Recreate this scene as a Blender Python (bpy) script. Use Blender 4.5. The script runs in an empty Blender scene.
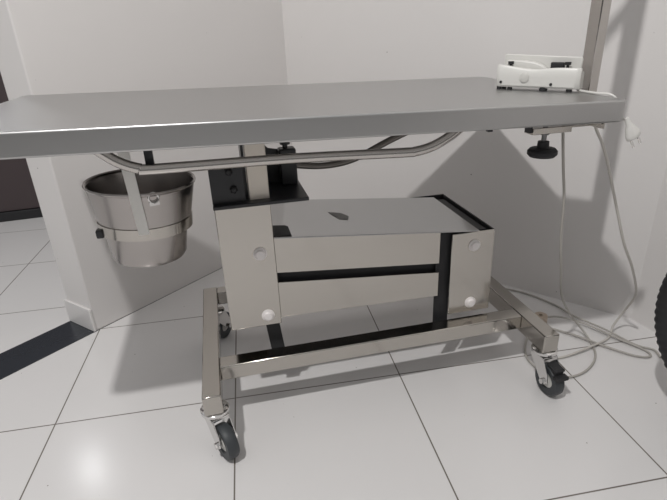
import bpy, bmesh, math, random
from mathutils import Vector, Matrix
S = bpy.context.scene
COL = S.collection
R = math.radians
random.seed(4)

# ------------------------------------------------------------------ materials
def mat(name, color, rough=.5, metal=0., spec=.5, bump=0., bscale=60., stretch=None, var=0., vscale=8., coat=0.):
    m = bpy.data.materials.new(name); m.use_nodes = True
    nt = m.node_tree; b = nt.nodes['Principled BSDF']
    b.inputs['Base Color'].default_value = (*color, 1)
    b.inputs['Roughness'].default_value = rough
    b.inputs['Metallic'].default_value = metal
    b.inputs['Specular IOR Level'].default_value = spec
    b.inputs['Coat Weight'].default_value = coat
    tc = nt.nodes.new('ShaderNodeTexCoord')
    mp = nt.nodes.new('ShaderNodeMapping'); nt.links.new(tc.outputs['Object'], mp.inputs['Vector'])
    if stretch: mp.inputs['Scale'].default_value = stretch
    if var:
        n = nt.nodes.new('ShaderNodeTexNoise'); n.inputs['Scale'].default_value = vscale; n.inputs['Detail'].default_value = 5
        nt.links.new(tc.outputs['Object'], n.inputs['Vector'])
        mr = nt.nodes.new('ShaderNodeMapRange'); mr.inputs['To Min'].default_value = rough - var; mr.inputs['To Max'].default_value = rough + var
        nt.links.new(n.outputs['Fac'], mr.inputs['Value']); nt.links.new(mr.outputs['Result'], b.inputs['Roughness'])
    if bump:
        n = nt.nodes.new('ShaderNodeTexNoise'); n.inputs['Scale'].default_value = bscale; n.inputs['Detail'].default_value = 4
        nt.links.new(mp.outputs['Vector'], n.inputs['Vector'])
        bp = nt.nodes.new('ShaderNodeBump'); bp.inputs['Strength'].default_value = bump; bp.inputs['Distance'].default_value = .002
        nt.links.new(n.outputs['Fac'], bp.inputs['Height']); nt.links.new(bp.outputs['Normal'], b.inputs['Normal'])
    return m

def specks(m, base, scale, thr, dark, upright=False):
    """sparse dark specks of dirt on a surface"""
    nt = m.node_tree; b = nt.nodes['Principled BSDF']
    tc = nt.nodes.new('ShaderNodeTexCoord')
    v = nt.nodes.new('ShaderNodeTexVoronoi'); v.voronoi_dimensions = '2D'; v.inputs['Scale'].default_value = scale
    if upright:
        sp_ = nt.nodes.new('ShaderNodeSeparateXYZ'); cb = nt.nodes.new('ShaderNodeCombineXYZ'); nt.links.new(tc.outputs['Object'], sp_.inputs[0])
        nt.links.new(sp_.outputs['X'], cb.inputs['X']); nt.links.new(sp_.outputs['Z'], cb.inputs['Y']); nt.links.new(cb.outputs[0], v.inputs['Vector'])
    else: nt.links.new(tc.outputs['Object'], v.inputs['Vector'])
    wn = nt.nodes.new('ShaderNodeTexWhiteNoise'); nt.links.new(v.outputs['Position'], wn.inputs['Vector'])
    mul = nt.nodes.new('ShaderNodeMath'); mul.operation = 'MULTIPLY'; mul.inputs[1].default_value = thr
    nt.links.new(wn.outputs['Value'], mul.inputs[0])
    sub = nt.nodes.new('ShaderNodeMath'); sub.operation = 'SUBTRACT'; sub.inputs[1].default_value = thr * .55
    nt.links.new(mul.outputs[0], sub.inputs[0])
    lt = nt.nodes.new('ShaderNodeMath'); lt.operation = 'LESS_THAN'
    nt.links.new(v.outputs['Distance'], lt.inputs[0]); nt.links.new(sub.outputs[0], lt.inputs[1])
    mx = nt.nodes.new('ShaderNodeMix'); mx.data_type = 'RGBA'
    nt.links.new(lt.outputs[0], mx.inputs['Factor'])
    if isinstance(base, tuple): mx.inputs['A'].default_value = (*base, 1)
    else: nt.links.new(base, mx.inputs['A'])
    mx.inputs['B'].default_value = (*dark, 1)
    nt.links.new(mx.outputs['Result'], b.inputs['Base Color'])

WALL = (.75, .728, .715)
M = {}
M['wall'] = mat('white_wall_paint', WALL, .45, bump=.15, bscale=35.)
specks(M['wall'], WALL, 6., .028, (.25, .23, .22), True)
M['skirting'] = mat('white_skirting', (.76, .74, .73), .3)
M['granite'] = mat('dark_granite', (.03, .034, .042), .25, bump=.05)
M['brown'] = mat('dark_brown_wood', (.065, .048, .05), .5, bump=.2, bscale=12., stretch=(1, 1, .1))
M['black'] = mat('black_painted_steel', (.02, .021, .024), .35, bump=.1)
M['cavity'] = mat('black_steel_and_inner_shade', (.016, .016, .018), .6)  # near-black, shared by black parts and the painted shade inside the linkage
M['rubber'] = mat('black_rubber', (.018, .018, .02), .6, bump=.2, bscale=120.)
M['wheelgrey'] = mat('dark_grey_rubber', (.045, .05, .055), .5)
M['plastic'] = mat('white_plastic', (.70, .69, .66), .35)
M['plastic2'] = mat('grey_white_plastic', (.62, .61, .58), .4)
M['cap'] = mat('white_bolt_cap', (.80, .76, .75), .35)
M['cord'] = mat('grey_white_cable', (.56, .535, .50), .5)
M['dcord'] = mat('grey_cable', (.42, .40, .37), .5)
M['tan'] = mat('tan_tape', (.50, .41, .33), .5)
M['cream'] = mat('cream_aluminium', (.80, .74, .66), .45, metal=.25, bump=.1, bscale=20., stretch=(1, 1, .1))
M['steel_top'] = mat('satin_steel', (.475, .473, .47), .35, metal=1.)
M['steel'] = mat('brushed_steel', (.50, .475, .44), .15, metal=1.)
M['steel_lid'] = mat('polished_steel', (.43, .43, .43), .10, metal=1.)
M['tube'] = mat('tube_steel', (.54, .515, .49), .15, metal=1.)
M['bucket'] = mat('bucket_steel', (.42, .395, .38), .27, metal=1.)
M['chrome'] = mat('chrome', (.72, .71, .70), .12, metal=1.)
M['bronze'] = mat('darkened_steel', (.20, .185, .17), .35, metal=1.)
M['patch'] = mat('grey_patch', (.22, .215, .21), .6, bump=.1)  # even dull grey of the small patch on the lid
M['darksteel'] = mat('dark_screw_steel', (.25, .25, .25), .4, metal=1.)

# tiled floor: square porcelain tiles with thin grey-brown joints
def tile_floor(name, row_shift):
    m = mat(name, (.7, .69, .68), .2, spec=.45)
    nt = m.node_tree; b = nt.nodes['Principled BSDF']
    tc = nt.nodes.new('ShaderNodeTexCoord')
    mp = nt.nodes.new('ShaderNodeMapping'); mp.vector_type = 'TEXTURE'
    mp.inputs['Location'].default_value = (TILE_O[0], TILE_O[1], 0); mp.inputs['Rotation'].default_value = (0, 0, TILE_A)
    nt.links.new(tc.outputs['Object'], mp.inputs['Vector'])
    sx = nt.nodes.new('ShaderNodeSeparateXYZ'); nt.links.new(mp.outputs['Vector'], sx.inputs[0])
    ds = []
    for k, sh in (('X', 0.), ('Y', row_shift)):
        d = nt.nodes.new('ShaderNodeMath'); d.operation = 'DIVIDE'; d.inputs[1].default_value = .45
        nt.links.new(sx.outputs[k], d.inputs[0])
        a = nt.nodes.new('ShaderNodeMath'); a.operation = 'ADD'; a.inputs[1].default_value = 100.5 - sh; nt.links.new(d.outputs[0], a.inputs[0])
        f = nt.nodes.new('ShaderNodeMath'); f.operation = 'FRACT'; nt.links.new(a.outputs[0], f.inputs[0])
        s = nt.nodes.new('ShaderNodeMath'); s.operation = 'SUBTRACT'; s.inputs[1].default_value = .5; nt.links.new(f.outputs[0], s.inputs[0])
        q = nt.nodes.new('ShaderNodeMath'); q.operation = 'ABSOLUTE'; nt.links.new(s.outputs[0], q.inputs[0])
        ds.append(q)
    mn = nt.nodes.new('ShaderNodeMath'); mn.operation = 'MINIMUM'
    nt.links.new(ds[0].outputs[0], mn.inputs[0]); nt.links.new(ds[1].outputs[0], mn.inputs[1])
    mr = nt.nodes.new('ShaderNodeMapRange'); mr.inputs['From Min'].default_value = .0025; mr.inputs['From Max'].default_value = .0048
    nt.links.new(mn.outputs[0], mr.inputs['Value'])
    mx = nt.nodes.new('ShaderNodeMix'); mx.data_type = 'RGBA'; nt.links.new(mr.outputs['Result'], mx.inputs['Factor'])
    mx.inputs['A'].default_value = (.16, .14, .12, 1); mx.inputs['B'].default_value = (.73, .715, .71, 1)
    specks(m, mx.outputs['Result'], 8., .026, (.12, .10, .08))
    return m
TILE_O = (-.7224, .9896); TILE_A = .1531
M['floor'] = tile_floor('white_floor_tiles', 0.)
M['floor2'] = tile_floor('white_floor_tiles_hall', .42)

# ------------------------------------------------------------------ mesh helpers
def box(bm, x0, x1, y0, y1, z0, z1, f=None):
    vs = [Vector((x, y, z)) for x in (x0, x1) for y in (y0, y1) for z in (z0, z1)]
    if f: vs = [Vector(f(*v)) for v in vs]
    v = [bm.verts.new(p) for p in vs]
    for q in ((0, 1, 3, 2), (4, 6, 7, 5), (0, 4, 5, 1), (2, 3, 7, 6), (0, 2, 6, 4), (1, 5, 7, 3)):
        bm.faces.new([v[i] for i in q])
    return v

def prism(bm, pts, z0, z1, f=None):
    g = f or (lambda x, y, z: (x, y, z))
    a = [bm.verts.new(g(x, y, z0)) for x, y in pts]; b = [bm.verts.new(g(x, y, z1)) for x, y in pts]
    bm.faces.new(a[::-1]); bm.faces.new(b)
    for i in range(len(pts)):
        j = (i + 1) % len(pts); bm.faces.new((a[i], a[j], b[j], b[i]))

def front_plate(bm, poly, y0, y1):
    """a sheet standing in the x-z plane with the outline poly, from y0 back to y1"""
    prism(bm, poly, y0, y1, lambda x, z, y: (x, y, z))

def tube(bm, pts, r, seg=12, cap=True):
    pts = [Vector(p) for p in pts]; n = len(pts); rings = []
    up = None
    for i, p in enumerate(pts):
        t = (pts[min(i + 1, n - 1)] - pts[max(i - 1, 0)]).normalized()
        if up is None:
            up = Vector((0, 0, 1)) if abs(t.z) < .9 else Vector((1, 0, 0))
        side = t.cross(up).normalized(); up = side.cross(t).normalized()
        rings.append([bm.verts.new(p + r * (math.cos(a) * side + math.sin(a) * up)) for a in [2 * math.pi * k / seg for k in range(seg)]])
    for A, B in zip(rings, rings[1:]):
        for k in range(seg):
            bm.faces.new((A[k], A[(k + 1) % seg], B[(k + 1) % seg], B[k]))
    if cap: bm.faces.new(rings[0][::-1]); bm.faces.new(rings[-1])

def cyl(bm, a, b, r, seg=24, r2=None):
    a, b = Vector(a), Vector(b); t = (b - a).normalized()
    s = t.orthogonal().normalized(); u = t.cross(s); r2 = r if r2 is None else r2
    A = [bm.verts.new(a + r * (math.cos(q) * s + math.sin(q) * u)) for q in [2 * math.pi * k / seg for k in range(seg)]]
    B = [bm.verts.new(b + r2 * (math.cos(q) * s + math.sin(q) * u)) for q in [2 * math.pi * k / seg for k in range(seg)]]
    for k in range(seg): bm.faces.new((A[k], A[(k + 1) % seg], B[(k + 1) % seg], B[k]))
    bm.faces.new(A[::-1]); bm.faces.new(B)

def lathe(bm, prof, c, axis=(0, 0, 1), seg=48, closed=False):
    """prof: list of (radius, height along axis)"""
    c = Vector(c); t = Vector(axis).normalized(); s = t.orthogonal().normalized(); u = t.cross(s); rings = []
    for r, h in prof:
        if r < 1e-6: rings.append([bm.verts.new(c + h * t)])
        else: rings.append([bm.verts.new(c + h * t + r * (math.cos(q) * s + math.sin(q) * u)) for q in [2 * math.pi * k / seg for k in range(seg)]])
    pairs = list(zip(rings, rings[1:]))
    if closed: pairs.append((rings[-1], rings[0]))
    for A, B in pairs:
        for k in range(seg):
            j = (k + 1) % seg
            if len(A) == 1 and len(B) == 1: continue
            if len(A) == 1: bm.faces.new((A[0], B[j], B[k]))
            elif len(B) == 1: bm.faces.new((A[k], A[j], B[0]))
            else: bm.faces.new((A[k], A[j], B[j], B[k]))

def smooth_path(pts, n=8):
    pts = [Vector(p) for p in pts]; out = []
    P = [pts[0] * 2 - pts[1]] + pts + [pts[-1] * 2 - pts[-2]]
    for i in range(1, len(P) - 2):
        p0, p1, p2, p3 = P[i - 1:i + 3]
        for k in range(n):
            t = k / n
            out.append(.5 * ((2 * p1) + (-p0 + p2) * t + (2 * p0 - 5 * p1 + 4 * p2 - p3) * t * t + (-p0 + 3 * p1 - 3 * p2 + p3) * t ** 3))
    out.append(pts[-1]); return out

def obj(name, bm, m, parent=None, bevel=0., smooth=True, seg=2, origin=None):
    bmesh.ops.recalc_face_normals(bm, faces=bm.faces[:])
    off = Vector((0, 0, 0))
    if parent is not None:
        off = OFF.get(parent.name, Vector((0, 0, 0)))
    elif origin is not None:
        off = Vector(origin)
    for v in bm.verts: v.co -= off
    me = bpy.data.meshes.new(name); bm.to_mesh(me); bm.free()
    me.materials.append(M[m])
    for p in me.polygons: p.use_smooth = smooth
    o = bpy.data.objects.new(name, me); COL.objects.link(o)
    if parent is not None:
        o.parent = parent; OFF[o.name] = off
    elif origin is not None: o.location = off
    if smooth: me.set_sharp_from_angle(angle=R(38))
    if bevel:
        md = o.modifiers.new('edge_bevel', 'BEVEL'); md.width = bevel; md.segments = seg; md.limit_method = 'ANGLE'; md.angle_limit = R(40)
        md.harden_normals = False
    return o
OFF = {}

def thing(name, label, cat, local=(0, 0, 0), rot=0., frame=False, group=None):
    """an Empty at the thing's base; its parts' vertices are given in world or, with frame=True, in the table's own frame"""
    o = bpy.data.objects.new(name, None); COL.objects.link(o); o.empty_display_size = .1
    if frame:
        o.location = loc2w(*local); o.rotation_euler = (0, 0, PSI)
        OFF[o.name] = Vector(local)
    else:
        o.location = local; o.rotation_euler = (0, 0, rot); OFF[o.name] = Vector((0, 0, 0)) if rot else Vector(local)
    o['label'] = label; o['category'] = cat
    if group: o['group'] = group
    return o

def struct(name, bm, m, **k):
    o = obj(name, bm, m, **k); o['kind'] = 'structure'; return o

# the table stands turned by 12 degrees in the room; its own frame has x to the right and y to the back
PSI = R(12)
def loc2w(x, y, z): return Vector((x * math.cos(PSI) - y * math.sin(PSI), x * math.sin(PSI) + y * math.cos(PSI), z))
TAU = R(1.4)           # the top leans a little down to the right
def T(x, y, z=0.): return (.2 + x * math.cos(TAU) + z * math.sin(TAU), y, .75 - x * math.sin(TAU) + z * math.cos(TAU))

# ------------------------------------------------------------------ the room
H = 3.0
A = Vector((-.796, 1.421)); A2 = Vector((-.912, 1.499)); C0 = Vector((-.165, 2.263)); D0 = Vector((.938, 1.352)); E0 = Vector((1.42, .03))
dW = (C0 - A).normalized(); S_end = A - dW * 3.2
def poly_slab(pts, z0, z1):
    bm = bmesh.new(); prism(bm, [(p[0], p[1]) for p in pts], z0, z1); return bm
oL = (A2 - A)
struct('wall_left', poly_slab([A, C0 + dW * .06, C0 + oL + dW * .1, A2], 0, H), 'wall', bevel=.006, seg=3)
dB = (D0 - C0).normalized(); nB = Vector((-dB.y, dB.x))
struct('wall_back', poly_slab([C0, D0, D0 + nB * .12 + dB * .1, C0 + nB * .12], 0, H), 'wall')
dR = (E0 - D0).normalized(); nR = Vector((-dR.y, dR.x))
struct('wall_right', poly_slab([D0, E0 + dR * 1.0, E0 + dR * 1.0 + nR * .12, D0 + nR * .12], 0, H), 'wall')
# floor of this room, and of the hall beyond the threshold
far = S_end + oL
struct('floor', poly_slab([S_end, (-1.4, -2.6), (2.6, -2.6), (2.6, 2.0), C0 + Vector((.05, .2)), C0, A], -.05, 0), 'floor', smooth=False)
struct('floor_hall', poly_slab([A2, C0 + oL, (-.6, 3.6), (-3.6, 3.6), (-4.2, .2), far], -.05, 0), 'floor2', smooth=False)
struct('trim_1', poly_slab([A, A2, far, S_end], -.05, .002), 'granite', smooth=False)     # dark stone threshold
# skirting tile on the end of the partition
e = (A2 - A).normalized(); o_ = -dW
bm = bmesh.new(); prism(bm, [(p.x, p.y) for p in (A - e * .002, A + o_ * .009 - e * .002, A2 + o_ * .009 + e * .004, A2 + e * .004)], .002, .085)
struct('trim_2', bm, 'skirting', bevel=.002)
# the hall's far wall with a dark brown door
F0 = Vector((-3.2, 2.185)); F1 = Vector((-.6, 2.91)); dF = (F1 - F0).normalized(); nF = Vector((-dF.y, dF.x))
struct('wall_far', poly_slab([F0 + nF * .05, F1 + nF * .05, F1 + nF * .15, F0 + nF * .15], 0, H), 'wall')
q0 = F0 + dF * .9; q1 = F0 + dF * 2.2
dr = struct('door_1', poly_slab([q0, q1, q1 + nF * .045, q0 + nF * .045], .052, 2.1), 'brown', bevel=.004)
bm = bmesh.new()
prism(bm, [(p.x, p.y) for p in (q0 - nF * .012, q1 - nF * .012, q1 + nF * .04, q0 + nF * .04)], 0, .05)
kp = obj('kick_strip', bm, 'cavity', dr, bevel=.003); kp['label'] = 'black strip along the foot'

# ------------------------------------------------------------------ examination table
et = thing('examination_table', 'steel examination table with tubular rail, box base and castors', 'table', (.32, 1.15, 0), frame=True)
# tabletop: a slab with rounded corners
def rounded(x0, x1, y0, y1, r, n=5):
    out = []
    for cx, cy, a0 in ((x1 - r, y1 - r, 0), (x0 + r, y1 - r, 90), (x0 + r, y0 + r, 180), (x1 - r, y0 + r, 270)):
        for k in range(n + 1):
            a = R(a0 + 90 * k / n); out.append((cx + r * math.cos(a), cy + r * math.sin(a)))
    return out
TX0, TX1, TY0, TY1 = -.660, .580, .845, 1.43
bm = bmesh.new(); prism(bm, rounded(TX0, TX1, TY0, TY1, .022), -.042, 0, lambda x, y, z: T(x, (1.138 + (y - 1.138) * (.955 + .05 * (x - TX0) / (TX1 - TX0))), z))
obj('tabletop', bm, 'steel_top', et, bevel=.0035, seg=3)
# U-shaped grab rail under the front edge
ry = .93
def arc(c, r, a0, a1, n=7):
    return [(c[0] + r * math.cos(R(a0 + (a1 - a0) * k / n)), c[1] + r * math.sin(R(a0 + (a1 - a0) * k / n))) for k in range(n + 1)]
rp = [(-.250, .760), (-.222, .735), (-.203, .7185), (-.186, .7045), (-.168, .694), (-.148, .6865), (-.125, .683), (.12, .672), (.345, .6625), (.372, .6625), (.396, .666), (.417, .6725), (.437, .682), (.457, .694), (.52, .74)]
bm = bmesh.new(); tube(bm, smooth_path([(x, ry, z - .015 + .007 * (x > .1)) for x, z in rp], 3), .0098, 16)
obj('grab_rail', bm, 'tube', et)
bm = bmesh.new(); box(bm, .524, .534, .920, .930, .682, .705); obj('clip', bm, 'black', et)
# flat hanger that carries the rail
bm = bmesh.new(); box(bm, -.139, -.124, .945, .952, .660, .712)
obj('rail_hanger', bm, 'black', et)
# rear curved brace from the column up to the top
bm = bmesh.new()
tube(bm, smooth_path([(.10, 1.20, .592), (.16, 1.2, .584), (.21, 1.2, .576), (.255, 1.2, .574), (.30, 1.2, .579), (.345, 1.2, .593), (.40, 1.2, .617), (.46, 1.2, .640), (.60, 1.2, .692)], 4), .0085, 12)
obj('brace', bm, 'bronze', et)
# column: pale square post with a black fin, on a black bracket
bm = bmesh.new(); box(bm, .044, .088, 1.066, 1.11, .547, .712)
obj('post', bm, 'cream', et, bevel=.002)
bm = bmesh.new(); box(bm, .0365, .0425, 1.085, 1.19, .547, .712)
obj('fin', bm, 'black', et)
bm = bmesh.new()
box(bm, -.036, .172, 1.042, 1.21, .540, .548)
br = obj('post_bracket', bm, 'black', et, bevel=.0015)
bm = bmesh.new(); box(bm, -.036, .036, 1.060, 1.068, .547, .634)
obj('bolt_plate', bm, 'black', br, bevel=.001)
bm = bmesh.new(); front_plate(bm, [(.082, .547), (.082, .655), (.105, .632), (.14, .625), (.15, .547)], 1.188, 1.194)
obj('upright_plate', bm, 'black', br, bevel=.001)
for x, z in ((.006, .617), (.012, .578)):
    bm = bmesh.new(); lathe(bm, [(0, 0), (.0085, 0), (.0085, .006), (.005, .010), (0, .010)], (x, 1.060, z), (0, -1, 0), 6)
    obj('bolt', bm, 'cavity', br)
bm = bmesh.new(); box(bm, .126, .166, 1.150, 1.185, .547, .634)
sb = obj('motor_block', bm, 'black', et, bevel=.004)
bm = bmesh.new(); cyl(bm, (.143, 1.168, .63), (.143, 1.168, .712), .006); cyl(bm, (.143, 1.168, .642), (.143, 1.168, .650), .012, 6)
obj('adjusting_screw', bm, 'black', sb)

# lifting linkage: two arms that lean down to the right between a left carrier and a right support
yF, yB = 1.05, 1.36
ztop = lambda x: .458 - (x - .083) * .0955          # upper face of the upper arm
bm = bmesh.new()
box(bm, -.0345, .0865, yF, yF + .004, .234, .540)
cp = obj('carrier_plate', bm, 'steel', et, bevel=.0015)
bm = bmesh.new()
box(bm, -.0345, -.0305, yF + .005, yB, .235, .538); box(bm, -.031, .0865, yB - .004, yB, .235, .538); box(bm, -.027, .0865, yF + .004, yB - .004, .533, .538)
obj('side_plate', bm, 'steel', cp)
bm = bmesh.new()
front_plate(bm, [(.525, .05 + .13), (.642, .180), (.640, .408), (.5245, .408)], yF, yF + .004)
sp = obj('support_plate', bm, 'steel', et, bevel=.0015)
bm = bmesh.new()
box(bm, .636, .640, yF + .005, yB, .190, .408); box(bm, .5245, .640, yB - .004, yB, .250, .408); box(bm, .490, .530, yF + .014, yF + .018, .135, .412)
obj('shaded_inner_plate', bm, 'cavity', sp)  # support's inner sides and gap strip, near-black to paint the shade inside
def cap(x, z, parent):
    bm = bmesh.new(); lathe(bm, [(0, 0), (.0155, 0), (.0155, .002), (.013, .0035), (.0115, .0035), (.0115, .007), (.0095, .0095), (0, .0105)], (x, yF, z), (0, -1, 0), 24)
    obj('bolt_cap', bm, 'cap', parent)['label'] = 'white bolt cap'
cap(.0525, .424, cp); cap(.0555, .262, cp); cap(.586, .372, sp); cap(.586, .208, sp)
# upper arm: folded sheet with a flat polished lid
bm = bmesh.new()
yA = 1.058
front_plate(bm, [(.0865, .366), (.497, .330), (.497, ztop(.497) - .003), (.0865, ztop(.0865) - .003)], yA, yA + .003)
ua = obj('upper_arm', bm, 'steel', et, bevel=.001)
bm = bmesh.new()
LID = [(.0865, 1.053), (.6, 1.053), (.600, 1.338), (.0865, 1.338)]
prism(bm, LID, 0, .003, lambda x, y, z: (x, y, ztop(x) - .003 + z))
lid = obj('lid', bm, 'steel_lid', ua, bevel=.001)
bm = bmesh.new(); prism(bm, [(.0875, 1.060), (.129, 1.060), (.129, 1.122), (.122, 1.130), (.0875, 1.130)], .0035, .0045, lambda x, y, z: (x, y, ztop(x) - .003 + z))
obj('slot', bm, 'cavity', lid)  # flat black patch on the lid, painting the dark inside a slot
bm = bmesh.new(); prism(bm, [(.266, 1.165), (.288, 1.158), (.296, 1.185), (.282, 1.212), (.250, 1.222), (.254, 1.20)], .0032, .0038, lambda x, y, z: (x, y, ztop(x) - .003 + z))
st = obj('patch', bm, 'patch', lid); st['label'] = 'small grey patch'
bm = bmesh.new()
front_plate(bm, [(.0865, .246), (.497, .2365), (.497, .305), (.0865, .341)], yA, yA + .003)
obj('lower_arm', bm, 'steel', et, bevel=.001)
bm = bmesh.new()
box(bm, .09, .63, 1.075, 1.33, -.19, -.006, lambda x, y, z: (x, y, max(ztop(x) + z * (.95 if x < .3 else .8), .2)))
obj('shade_block', bm, 'cavity', et)  # added filler, near-black for the shade between and behind the arms
# base: two side rails, cross bar, prop
for x0 in (-.113, .714):
    bm = bmesh.new(); box(bm, x0, x0 + .041, .900, 1.42, .120, .170)
    obj('base_rail', bm, 'steel', et, bevel=.0025)
bm = bmesh.new(); box(bm, -.072, .714, 1.003, 1.045, .130, .1695)
obj('cross_bar', bm, 'steel', et, bevel=.0025)
bm = bmesh.new(); box(bm, -.072, .714, 1.38, 1.418, .128, .1695)
obj('cross_bar', bm, 'steel', et, bevel=.0025)
bm = bmesh.new(); box(bm, .058, .092, 1.08, 1.11, 0, .12, lambda x, y, z: (x - .012 * (z > .05), y, z + .13))
obj('prop', bm, 'cavity', et)

# castors
def caster(x, y, ang, brake):
    c = Vector((x, y, 0)); t = Vector((math.sin(R(ang)), -math.cos(R(ang)), 0)); n = Vector((t.y, -t.x, 0))   # t: trail direction
    up = Vector((0, 0, 1)); P = lambda a, b, h: c + t * a + n * b + up * h
    bm = bmesh.new()
    lathe(bm, [(0, .119), (.028, .119), (.032, .116), (.032, .110), (.026, .105), (.018, .103), (0, .103)], c)
    body = obj('caster', bm, 'chrome', et)
    bm = bmesh.new()
    def plate(b0, b1):
        prof = [(-.022, .104), (.026, .104), (.046, .066), (.049, .044), (.036, .032), (.020, .042), (-.008, .075), (-.024, .092)]
        aa = [bm.verts.new(P(a, b0, h)) for a, h in prof]; bb = [bm.verts.new(P(a, b1, h)) for a, h in prof]
        bm.faces.new(aa); bm.faces.new(bb[::-1])
        for i in range(len(prof)):
            j = (i + 1) % len(prof); bm.faces.new((aa[i], bb[i], bb[j], aa[j]))
    plate(-.021, -.018); plate(.018, .021)
    box(bm, -.022, .027, -.021, .021, .099, .104, lambda a, b, h: P(a, b, h))
    obj('fork', bm, 'chrome', body, bevel=.0008)
    w = P(.034, 0, .0425)
    bm = bmesh.new()
    lathe(bm, [(.024, -.013), (.0385, -.0135), (.0418, -.009), (.0425, 0), (.0418, .009), (.0385, .0135), (.024, .013), (.020, .009), (.020, -.009)], w, n, 40, closed=True)
    wh = obj('wheel', bm, 'wheelgrey', body)
    bm = bmesh.new(); lathe(bm, [(0, -.0125), (.010, -.0125), (.012, -.010), (.021, -.009), (.0235, -.0115), (.0235, .0115), (.021, .009), (.012, .010), (.010, .0125), (0, .0125)], w, n, 32)
    obj('hub', bm, 'plastic2', wh)['label'] = 'pale hub'
    bm = bmesh.new(); cyl(bm, w - n * .025, w + n * .025, .004, 12); cyl(bm, w - n * .027, w - n * .020, .0075, 6); cyl(bm, w + n * .020, w + n * .027, .0075, 6)
    obj('axle', bm, 'chrome', body)
    if brake:
        bm = bmesh.new()
        box(bm, .030, .066, -.014, .014, .088, .094, lambda a, b, h: P(a, b, h - (a - .03) * .1))
        box(bm, .060, .078, -.018, .018, .066, .076, lambda a, b, h: P(a, b, h))
        box(bm, .045, .064, -.012, .012, .070, .092, lambda a, b, h: P(a, b, h))
        obj('brake_pedal', bm, 'rubber', body, bevel=.002)
caster(-.092, .930, 26, False); caster(.737, .926, 4, True)
caster(-.088, 1.375, 150, False); caster(.735, 1.375, 200, False)
# bucket holder: flat strip hanging from the top with a ring
BX, BY = -.178, 1.10
bm = bmesh.new()
def tapered(z): return .0
rr = .0965; BAX = Vector((math.sin(R(3.5)), 0, math.cos(R(3.5)))); BC = Vector((BX, BY, .607)); BU = lambda h: BC + BAX * (h - .607)
lathe(bm, [(rr - .001, -.012), (rr + .002, -.012), (rr + .003, .012), (rr, .012)], BU(.518), BAX, 64, closed=True)
bh = obj('bucket_ring', bm, 'steel', et)
bm = bmesh.new()
box(bm, -.012, .012, -.0015, .0015, 0, 1, lambda x, y, z: (-.178 + x * .85 + (1 - z) * .003, .970 + y + (1 - z) * .0265, .522 + z * .191))
obj('hanger_strip', bm, 'plastic', bh)['label'] = 'pale flat strip'
bm = bmesh.new(); box(bm, BX - .099, BX - .084, BY - .058, BY - .036, .507, .525)
obj('ring_clip', bm, 'black', bh, bevel=.003)

# ------------------------------------------------------------------ bucket
bk = thing('steel_bucket', 'steel bucket hanging in a ring under the left end of the table', 'bucket', (BX, BY, .436), frame=True)
bm = bmesh.new()
lathe(bm, [(r_, h_ - .607) for r_, h_ in ((.1085, .607), (.112, .609), (.1135, .606), (.112, .603), (.109, .601), (.0965, .525), (.0945, .510), (.086, .504), (.080, .446), (.075, .4375), (0, .4365),
           (0, .439), (.073, .440), (.077, .447), (.083, .506), (.092, .513), (.094, .527), (.1065, .603))], BC, BAX, 64, closed=False)
obj('body', bm, 'bucket', bk)
bm = bmesh.new(); ea = R(-72); ec = Vector((BX + .106 * math.cos(ea), BY + .106 * math.sin(ea), .596)); ed = Vector((math.cos(ea), math.sin(ea), 0)); es = Vector((-math.sin(ea), math.cos(ea), 0))
tube(bm, [ec + ed * .003 + .0095 * (math.cos(a) * es + math.sin(a) * Vector((0, 0, 1))) for a in [2 * math.pi * k / 24 for k in range(25)]], .0024, 8, cap=False)
box(bm, -.010, .010, -.004, .003, -.016, -.009, lambda x, y, z: ec + es * x + ed * y + Vector((0, 0, z)))
obj('ear', bm, 'chrome', bk)

# ------------------------------------------------------------------ pole clamped to the right edge of the top
pl = thing('clamp_pole', 'square steel pole clamped upright on the right end of the table', 'pole', T(.560, .93, .0), frame=True)
PX, PY = T(.580, .93)[0], .93
ztabz = lambda x: .75 - (x - .2) * math.tan(TAU)
bm = bmesh.new(); box(bm, .806, .8285, 1.000, 1.036, .672, 1.34)
obj('pole', bm, 'tube', pl, bevel=.002)
bm = bmesh.new(); cyl(bm, (.810, 1.015, 1.25), (.60, .925, 1.36), .0135, 4); obj('arm', bm, 'tube', pl, bevel=.002)
bm = bmesh.new(); box(bm, PX + .0065, PX + .0100, PY - .016, PY + .102, .668, ztabz(PX) - .004); box(bm, PX + .0100, .806, PY + .082, PY + .102, .668, ztabz(PX) - .004); obj('clamp_jaw', bm, 'steel', pl)
bm = bmesh.new()
box(bm, .622, .712, PY - .016, PY + .016, .668, .681); box(bm, .712, PX + .0065, PY - .012, PY + .012, .676, .681)
obj('clamp', bm, 'steel', pl, bevel=.001)
bm = bmesh.new(); box(bm, .616, .622, PY - .012, PY + .006, .672, .692); obj('clamp_pad', bm, 'black', pl)
bm = bmesh.new(); cyl(bm, (.660, PY, .640), (.660, PY, .685), .0052)
cyl(bm, (.660, PY, .664), (.660, PY, .671), .0105, 6)
sc = obj('clamp_screw', bm, 'darksteel', pl)
bm = bmesh.new(); lathe(bm, [(0, .650), (.0115, .650), (.0125, .636), (.014, .635), (.026, .635), (.0305, .630), (.0305, .623), (.026, .618), (0, .617)], (.660, PY, 0), (0, 0, 1), 40)
obj('knob', bm, 'rubber', sc)['label'] = 'black round knob'

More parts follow.
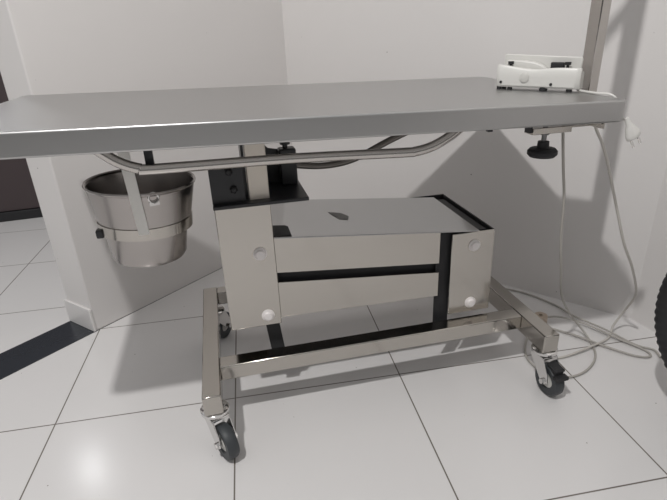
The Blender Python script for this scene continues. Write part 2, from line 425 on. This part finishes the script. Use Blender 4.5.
# ------------------------------------------------------------------ white scale on the back right of the top
ta = Vector((math.cos(TAU), 0, -math.sin(TAU)))
f0 = Vector((.639, 1.108)); f1 = Vector((.760, .976)); sd = (f1 - f0).normalized(); sn = Vector((-sd.y, sd.x))      # along the front, towards the back
ztab = lambda x: .75 - (x - .2) * math.tan(TAU)
wsz = ztab(.70)
wsbase = Vector((*(f0 + sd * .08 + sn * .05), wsz))
ws = thing('weighing_scale', 'white plastic scale base without its pan on the back right of the table', 'scale', tuple(wsbase), frame=True)
tl = -math.tan(TAU) * sd.x; tn = -math.tan(TAU) * sn.x
def W(u, v, z): p = f0 + sd * u + sn * v; return (p.x, p.y, ztab(p.x) + z)
bm = bmesh.new()                                   # body with a wavy front rim
N = 40; LW = .180
def rim(u):
    s = u / LW
    return (.0525 if 0 else 1.08) * rim0(s)
def rim0(s):
    if s < .12: return .0505 - .002 * s / .12
    if s < .5: return .0485 - .0065 * math.sin((s - .12) / .38 * math.pi / 2)
    if s < .8: return .042 + .004 * math.sin((s - .5) / .3 * math.pi / 2)
    return .046 - .001 * (s - .8)
for k in range(N):
    u0, u1 = LW * k / N, LW * (k + 1) / N
    pass
prof = []
rows = []
for k in range(N + 1):
    u = LW * k / N; zr = rim(u)
    edge = min(1, min(u, LW - u) / .010); fr = .006 * (1 - math.sqrt(max(0, 1 - (1 - edge) ** 2)))
    rows.append([bm.verts.new(W(u, v, z)) for v, z in ((fr + .006, .006), (fr + .002, .010), (fr, .028), (fr + .001, zr - .004), (fr + .004, zr), (.014, zr), (.018, zr - .006), (.040, .040), (.044, .036), (.044, .006))])
for a_, b_ in zip(rows, rows[1:]):
    for i in range(10):
        j = (i + 1) % 10; bm.faces.new((a_[i], a_[j], b_[j], b_[i]))
bm.faces.new(rows[0]); bm.faces.new(rows[-1][::-1])
sbody = obj('body', bm, 'plastic', ws)
bm = bmesh.new()                                   # raised back panel with a hump that falls to the right
pan = [(.006, .030), (.172, .030), (.174, .066), (.172, .0705), (.010, .0755), (.006, .073)]
front_plate(bm, pan, .036, .046)
for v in bm.verts: v.co = Vector(W(v.co.x, v.co.y, v.co.z))
obj('back_panel', bm, 'plastic', ws, bevel=.0015)
bm = bmesh.new(); hump = [(.016, .030), (.116, .030), (.110, .044), (.094, .054), (.076, .060), (.054, .0625), (.016, .063)]
front_plate(bm, hump, .020, .036)
for v in bm.verts: v.co = Vector(W(v.co.x, v.co.y, v.co.z))
obj('hump', bm, 'plastic', ws, bevel=.003)
bm = bmesh.new(); lathe(bm, [(0, 0), (.0105, 0), (.0105, .0012), (.009, .0022), (0, .0022)], W(.064, -.0, .028), Vector((*(-sn), 0)), 24)
obj('button', bm, 'plastic2', ws)['label'] = 'round grey button'
for u, z in ((.012, .0165), (.122, .0150)):
    bm = bmesh.new(); lathe(bm, [(0, 0), (.0032, 0), (.003, .0012), (0, .0012)], W(u, .001, z), Vector((*(-sn), 0)), 16)
    obj('screw', bm, 'cavity', ws)
for u, v in ((.026, .020), (.148, .022)):
    bm = bmesh.new(); lathe(bm, [(0, .036), (.003, .036), (.003, .055), (.0065, .055), (.0065, .061), (0, .061)], W(u, v, 0), (0, 0, 1), 16)
    obj('pan_peg', bm, 'rubber', ws)
bm = bmesh.new(); box(bm, .112, .140, .022, .032, .036, .060, lambda x, y, z: W(x, y, z)); obj('pan_rest', bm, 'rubber', ws, bevel=.002)
for u, v in ((.006, .012), (.030, .014), (.105, .012), (.160, .012), (.01, .037), (.155, .030)):
    bm = bmesh.new(); cyl(bm, W(u, v, .0002), W(u, v, .008), .0055 if u != .105 else .009, 16); obj('foot', bm, 'rubber', ws)
# its cable runs over the right edge and the plug dangles there
re = T(TX1, .9)[0]
cpts = [W(.155, .060, .012), W(.172, .050, .005), W(.19, .024, .0035), (.775 - .012, .925, ztab(.765) + .0035)]
cpts = [W(.174, .022, .014), (.7745, .996, ztab(.77) + .005), (.772, .98, ztab(.77) + .0035), (.772, .93, ztab(.77) + .0035), (.782, .905, ztab(.77) + .003), (.7905, .893, .728), (.790, .880, .706), (.790, .868, .696), (.7925, .861, .692)]
bm = bmesh.new(); tube(bm, smooth_path(cpts, 6), .0026, 10); cdo = obj('power_cord', bm, 'plastic', ws)
pd = Vector((.5, -.1, -.86)).normalized(); p0 = Vector((.791, .861, .698))
bm = bmesh.new()
ps = pd.orthogonal().normalized(); ps = Vector((.86, 0, .5)).normalized(); pt = pd.cross(ps).normalized()
def PL(a, b, c): return p0 + (pd * a + ps * b + pt * c) * 1.08
secs = [(0, .004, .004), (.014, .0055, .005), (.019, .0085, .0065), (.034, .0145, .0085), (.041, .0145, .0085), (.043, .013, .0075)]
rg = []
for a_, w_, h_ in secs: rg.append([bm.verts.new(PL(a_, w_ * math.cos(q), h_ * math.sin(q))) for q in [2 * math.pi * k / 20 for k in range(20)]])
for A_, B_ in zip(rg, rg[1:]):
    for k in range(20): bm.faces.new((A_[k], A_[(k + 1) % 20], B_[(k + 1) % 20], B_[k]))
bm.faces.new(rg[0][::-1]); bm.faces.new(rg[-1])
pg = obj('plug', bm, 'plastic', cdo)
bm = bmesh.new()
for b_ in (-.0075, .0075): cyl(bm, PL(.042, b_, 0), PL(.060, b_, 0), .0024, 10)
obj('plug_pins', bm, 'chrome', cdo)['label'] = 'two metal pins'

# ------------------------------------------------------------------ cables on the floor
def cable(name, pts, r, m, label):
    base = Vector(min((Vector(p) for p in pts), key=lambda p: p.z)); base.z = 0
    bm = bmesh.new(); tube(bm, smooth_path([loc2w(*p) for p in pts], 8), r, 10)
    o = obj(name, bm, m, origin=loc2w(*base)); o['label'] = label; o['category'] = 'cable'; return o
CABLE_A = [(.695, .925, .702), (.700, .925, .665), (.716, .93, .593), (.731, .93, .512), (.750, .945, .414), (.782, .968, .32), (.85, 1.03, .19), (.945, 1.09, .075), (.985, 1.085, .025), (.985, 1.04, .005),
           (.955, .985, .005), (.905, .945, .005), (.847, .925, .005), (.79, .935, .005), (.765, 1.0, .005), (.785, 1.067, .006), (.86, 1.15, .012), (.95, 1.185, .018), (1.02, 1.13, .016), (1.07, 1.03, .011), (1.105, .972, .005), (1.098, .942, .005), (1.06, .955, .005), (1.01, 1.01, .009), (.97, 1.07, .011), (.935, 1.13, .005), (.90, 1.17, .005)]
CABLE_B = [(.780, .94, .702), (.797, .95, .667), (.829, .95, .616), (.864, .95, .539), (.902, .95, .449), (.943, .955, .364), (1.0, .97, .28), (1.06, 1.0, .18), (1.10, 1.06, .09), (1.085, 1.075, .03), (1.05, 1.05, .006), (.98, 1.023, .012), (.92, 1.01, .011), (.866, 1.006, .005), (.81, 1.01, .005)]
CABLE_C = [(.66, 1.39, .11), (.72, 1.46, .06), (.80, 1.47, .016), (.88, 1.44, .005), (.965, 1.375, .005), (1.02, 1.265, .005), (1.025, 1.18, .012), (1.06, 1.08, .016), (1.10, 1.0, .005), (1.13, .965, .005), (1.12, .93, .005)]
cable('power_cable', CABLE_A, .0030, 'dcord', 'grey cable hanging straight down beside the black knob and coiling on the floor')
cable('power_cable', CABLE_B, .0032, 'cord', 'pale cable hanging below the right corner of the table, curving to the floor')
cable('power_cable', CABLE_C, .0030, 'dcord', 'grey cable running along the foot of the back wall from behind the box base')

# ------------------------------------------------------------------ small tan tape roll on the floor behind the right rail
tr = loc2w(.915, 1.19, 0)
bm = bmesh.new(); lathe(bm, [(.006, 0), (.019, 0), (.021, .002), (.021, .026), (.019, .028), (.006, .028)], tr, (0, 0, 1), 40, closed=True)
o = obj('tape_roll', bm, 'tan', origin=tr); o['label'] = 'small tan roll with a dark hole on the floor behind the right rail'; o['category'] = 'tape'

# ------------------------------------------------------------------ tyre at the right border
tw = Vector((.926, .759, .300)); Rw = .300
tyre = thing('rubber_tyre', 'black ribbed rubber tyre standing on the floor at the right border', 'tyre', (tw.x, tw.y, 0))
ax = Vector((tw.x, tw.y, 0)).normalized(); axs = Vector((-ax.y, ax.x, 0))
bm = bmesh.new()
NS = 384
prof = [(.212, -.018), (.235, -.028), (.262, -.032), (.284, -.027), (.294, -.018), (.297, 0), (.294, .018), (.284, .027), (.262, .032), (.235, .028), (.212, .018)]
rings = []
for k in range(NS):
    a = 2 * math.pi * k / NS; d = axs * math.cos(a) + Vector((0, 0, 1)) * math.sin(a); ring = []
    for i, (r_, h_) in enumerate(prof):
        lug = (.0012 if k % 4 < 2 else -.0012) if r_ > .28 else 0.
        ring.append(bm.verts.new(tw + d * (r_ + lug) + ax * h_))
    rings.append(ring)
for k in range(NS):
    A_, B_ = rings[k], rings[(k + 1) % NS]
    for i in range(len(prof)):
        j = (i + 1) % len(prof); bm.faces.new((A_[i], A_[j], B_[j], B_[i]))
obj('tyre_casing', bm, 'rubber', tyre)
bm = bmesh.new(); lathe(bm, [(.196, -.016), (.214, -.019), (.214, .019), (.196, .016)], tw, ax, 72, closed=True)
rim_o = obj('rim', bm, 'black', tyre)
bm = bmesh.new(); lathe(bm, [(0, -.035), (.026, -.035), (.030, -.02), (.030, .02), (.026, .035), (0, .035)], tw, ax, 32)
obj('hub', bm, 'black', tyre)
for k in range(12):
    a = 2 * math.pi * k / 12; d = axs * math.cos(a) + Vector((0, 0, 1)) * math.sin(a)
    bm = bmesh.new(); cyl(bm, tw + d * .027 + ax * (.02 if k % 2 else -.02), tw + d * .200, .003, 8); obj('spoke', bm, 'black', tyre)

# ------------------------------------------------------------------ light
def point(name, loc, watt, r, col=(1, 1, 1)):
    l = bpy.data.lights.new(name, 'POINT'); l.energy = watt; l.shadow_soft_size = r; l.color = col
    o = bpy.data.objects.new(name, l); o.location = loc; COL.objects.link(o); return o
point('ceiling_bulb', (-.644, -.301, 2.92), 165, .045, (1, .985, .97))
point('hall_glint_light', (-1.66, 2.47, 1.72), 6, .05, (.97, .98, 1))  # unseen light, placed so that its reflection glints on the floor tiles

w = bpy.data.worlds.new('World'); S.world = w; w.use_nodes = True
nt = w.node_tree; bg = nt.nodes['Background']
tc = nt.nodes.new('ShaderNodeTexCoord'); sx = nt.nodes.new('ShaderNodeSeparateXYZ'); nt.links.new(tc.outputs['Generated'], sx.inputs[0])
cr = nt.nodes.new('ShaderNodeValToRGB'); mr = nt.nodes.new('ShaderNodeMapRange'); mr.inputs['From Min'].default_value = -1; mr.inputs['From Max'].default_value = 1
nt.links.new(sx.outputs['Z'], mr.inputs['Value']); nt.links.new(mr.outputs['Result'], cr.inputs['Fac'])
els = cr.color_ramp.elements
els[0].position = .45; els[0].color = (.10, .098, .096, 1); els[1].position = .85; els[1].color = (.43, .43, .43, 1)
nt.links.new(cr.outputs['Color'], bg.inputs['Color']); bg.inputs['Strength'].default_value = 1.0

# ------------------------------------------------------------------ camera
cam = bpy.data.cameras.new('camera'); co = bpy.data.objects.new('camera', cam); COL.objects.link(co); S.camera = co
cam.sensor_fit = 'HORIZONTAL'; cam.sensor_width = 36; cam.lens = 36 * 500 / 667; cam.clip_start = .02
p, r, h = .4175, .045, .45 / .508
fwd = Vector((0, math.cos(p), -math.sin(p))); ri = Vector((1, 0, 0)); dn = Vector((0, -math.sin(p), -math.cos(p)))
ri2 = math.cos(r) * ri + math.sin(r) * dn; dn2 = -math.sin(r) * ri + math.cos(r) * dn
co.matrix_world = Matrix(((ri2.x, -dn2.x, -fwd.x, 0), (ri2.y, -dn2.y, -fwd.y, 0), (ri2.z, -dn2.z, -fwd.z, h), (0, 0, 0, 1)))

S.view_settings.view_transform = 'Standard'; S.view_settings.look = 'None'; S.view_settings.exposure = .12; S.view_settings.gamma = 1.; S.view_settings.use_curve_mapping = False
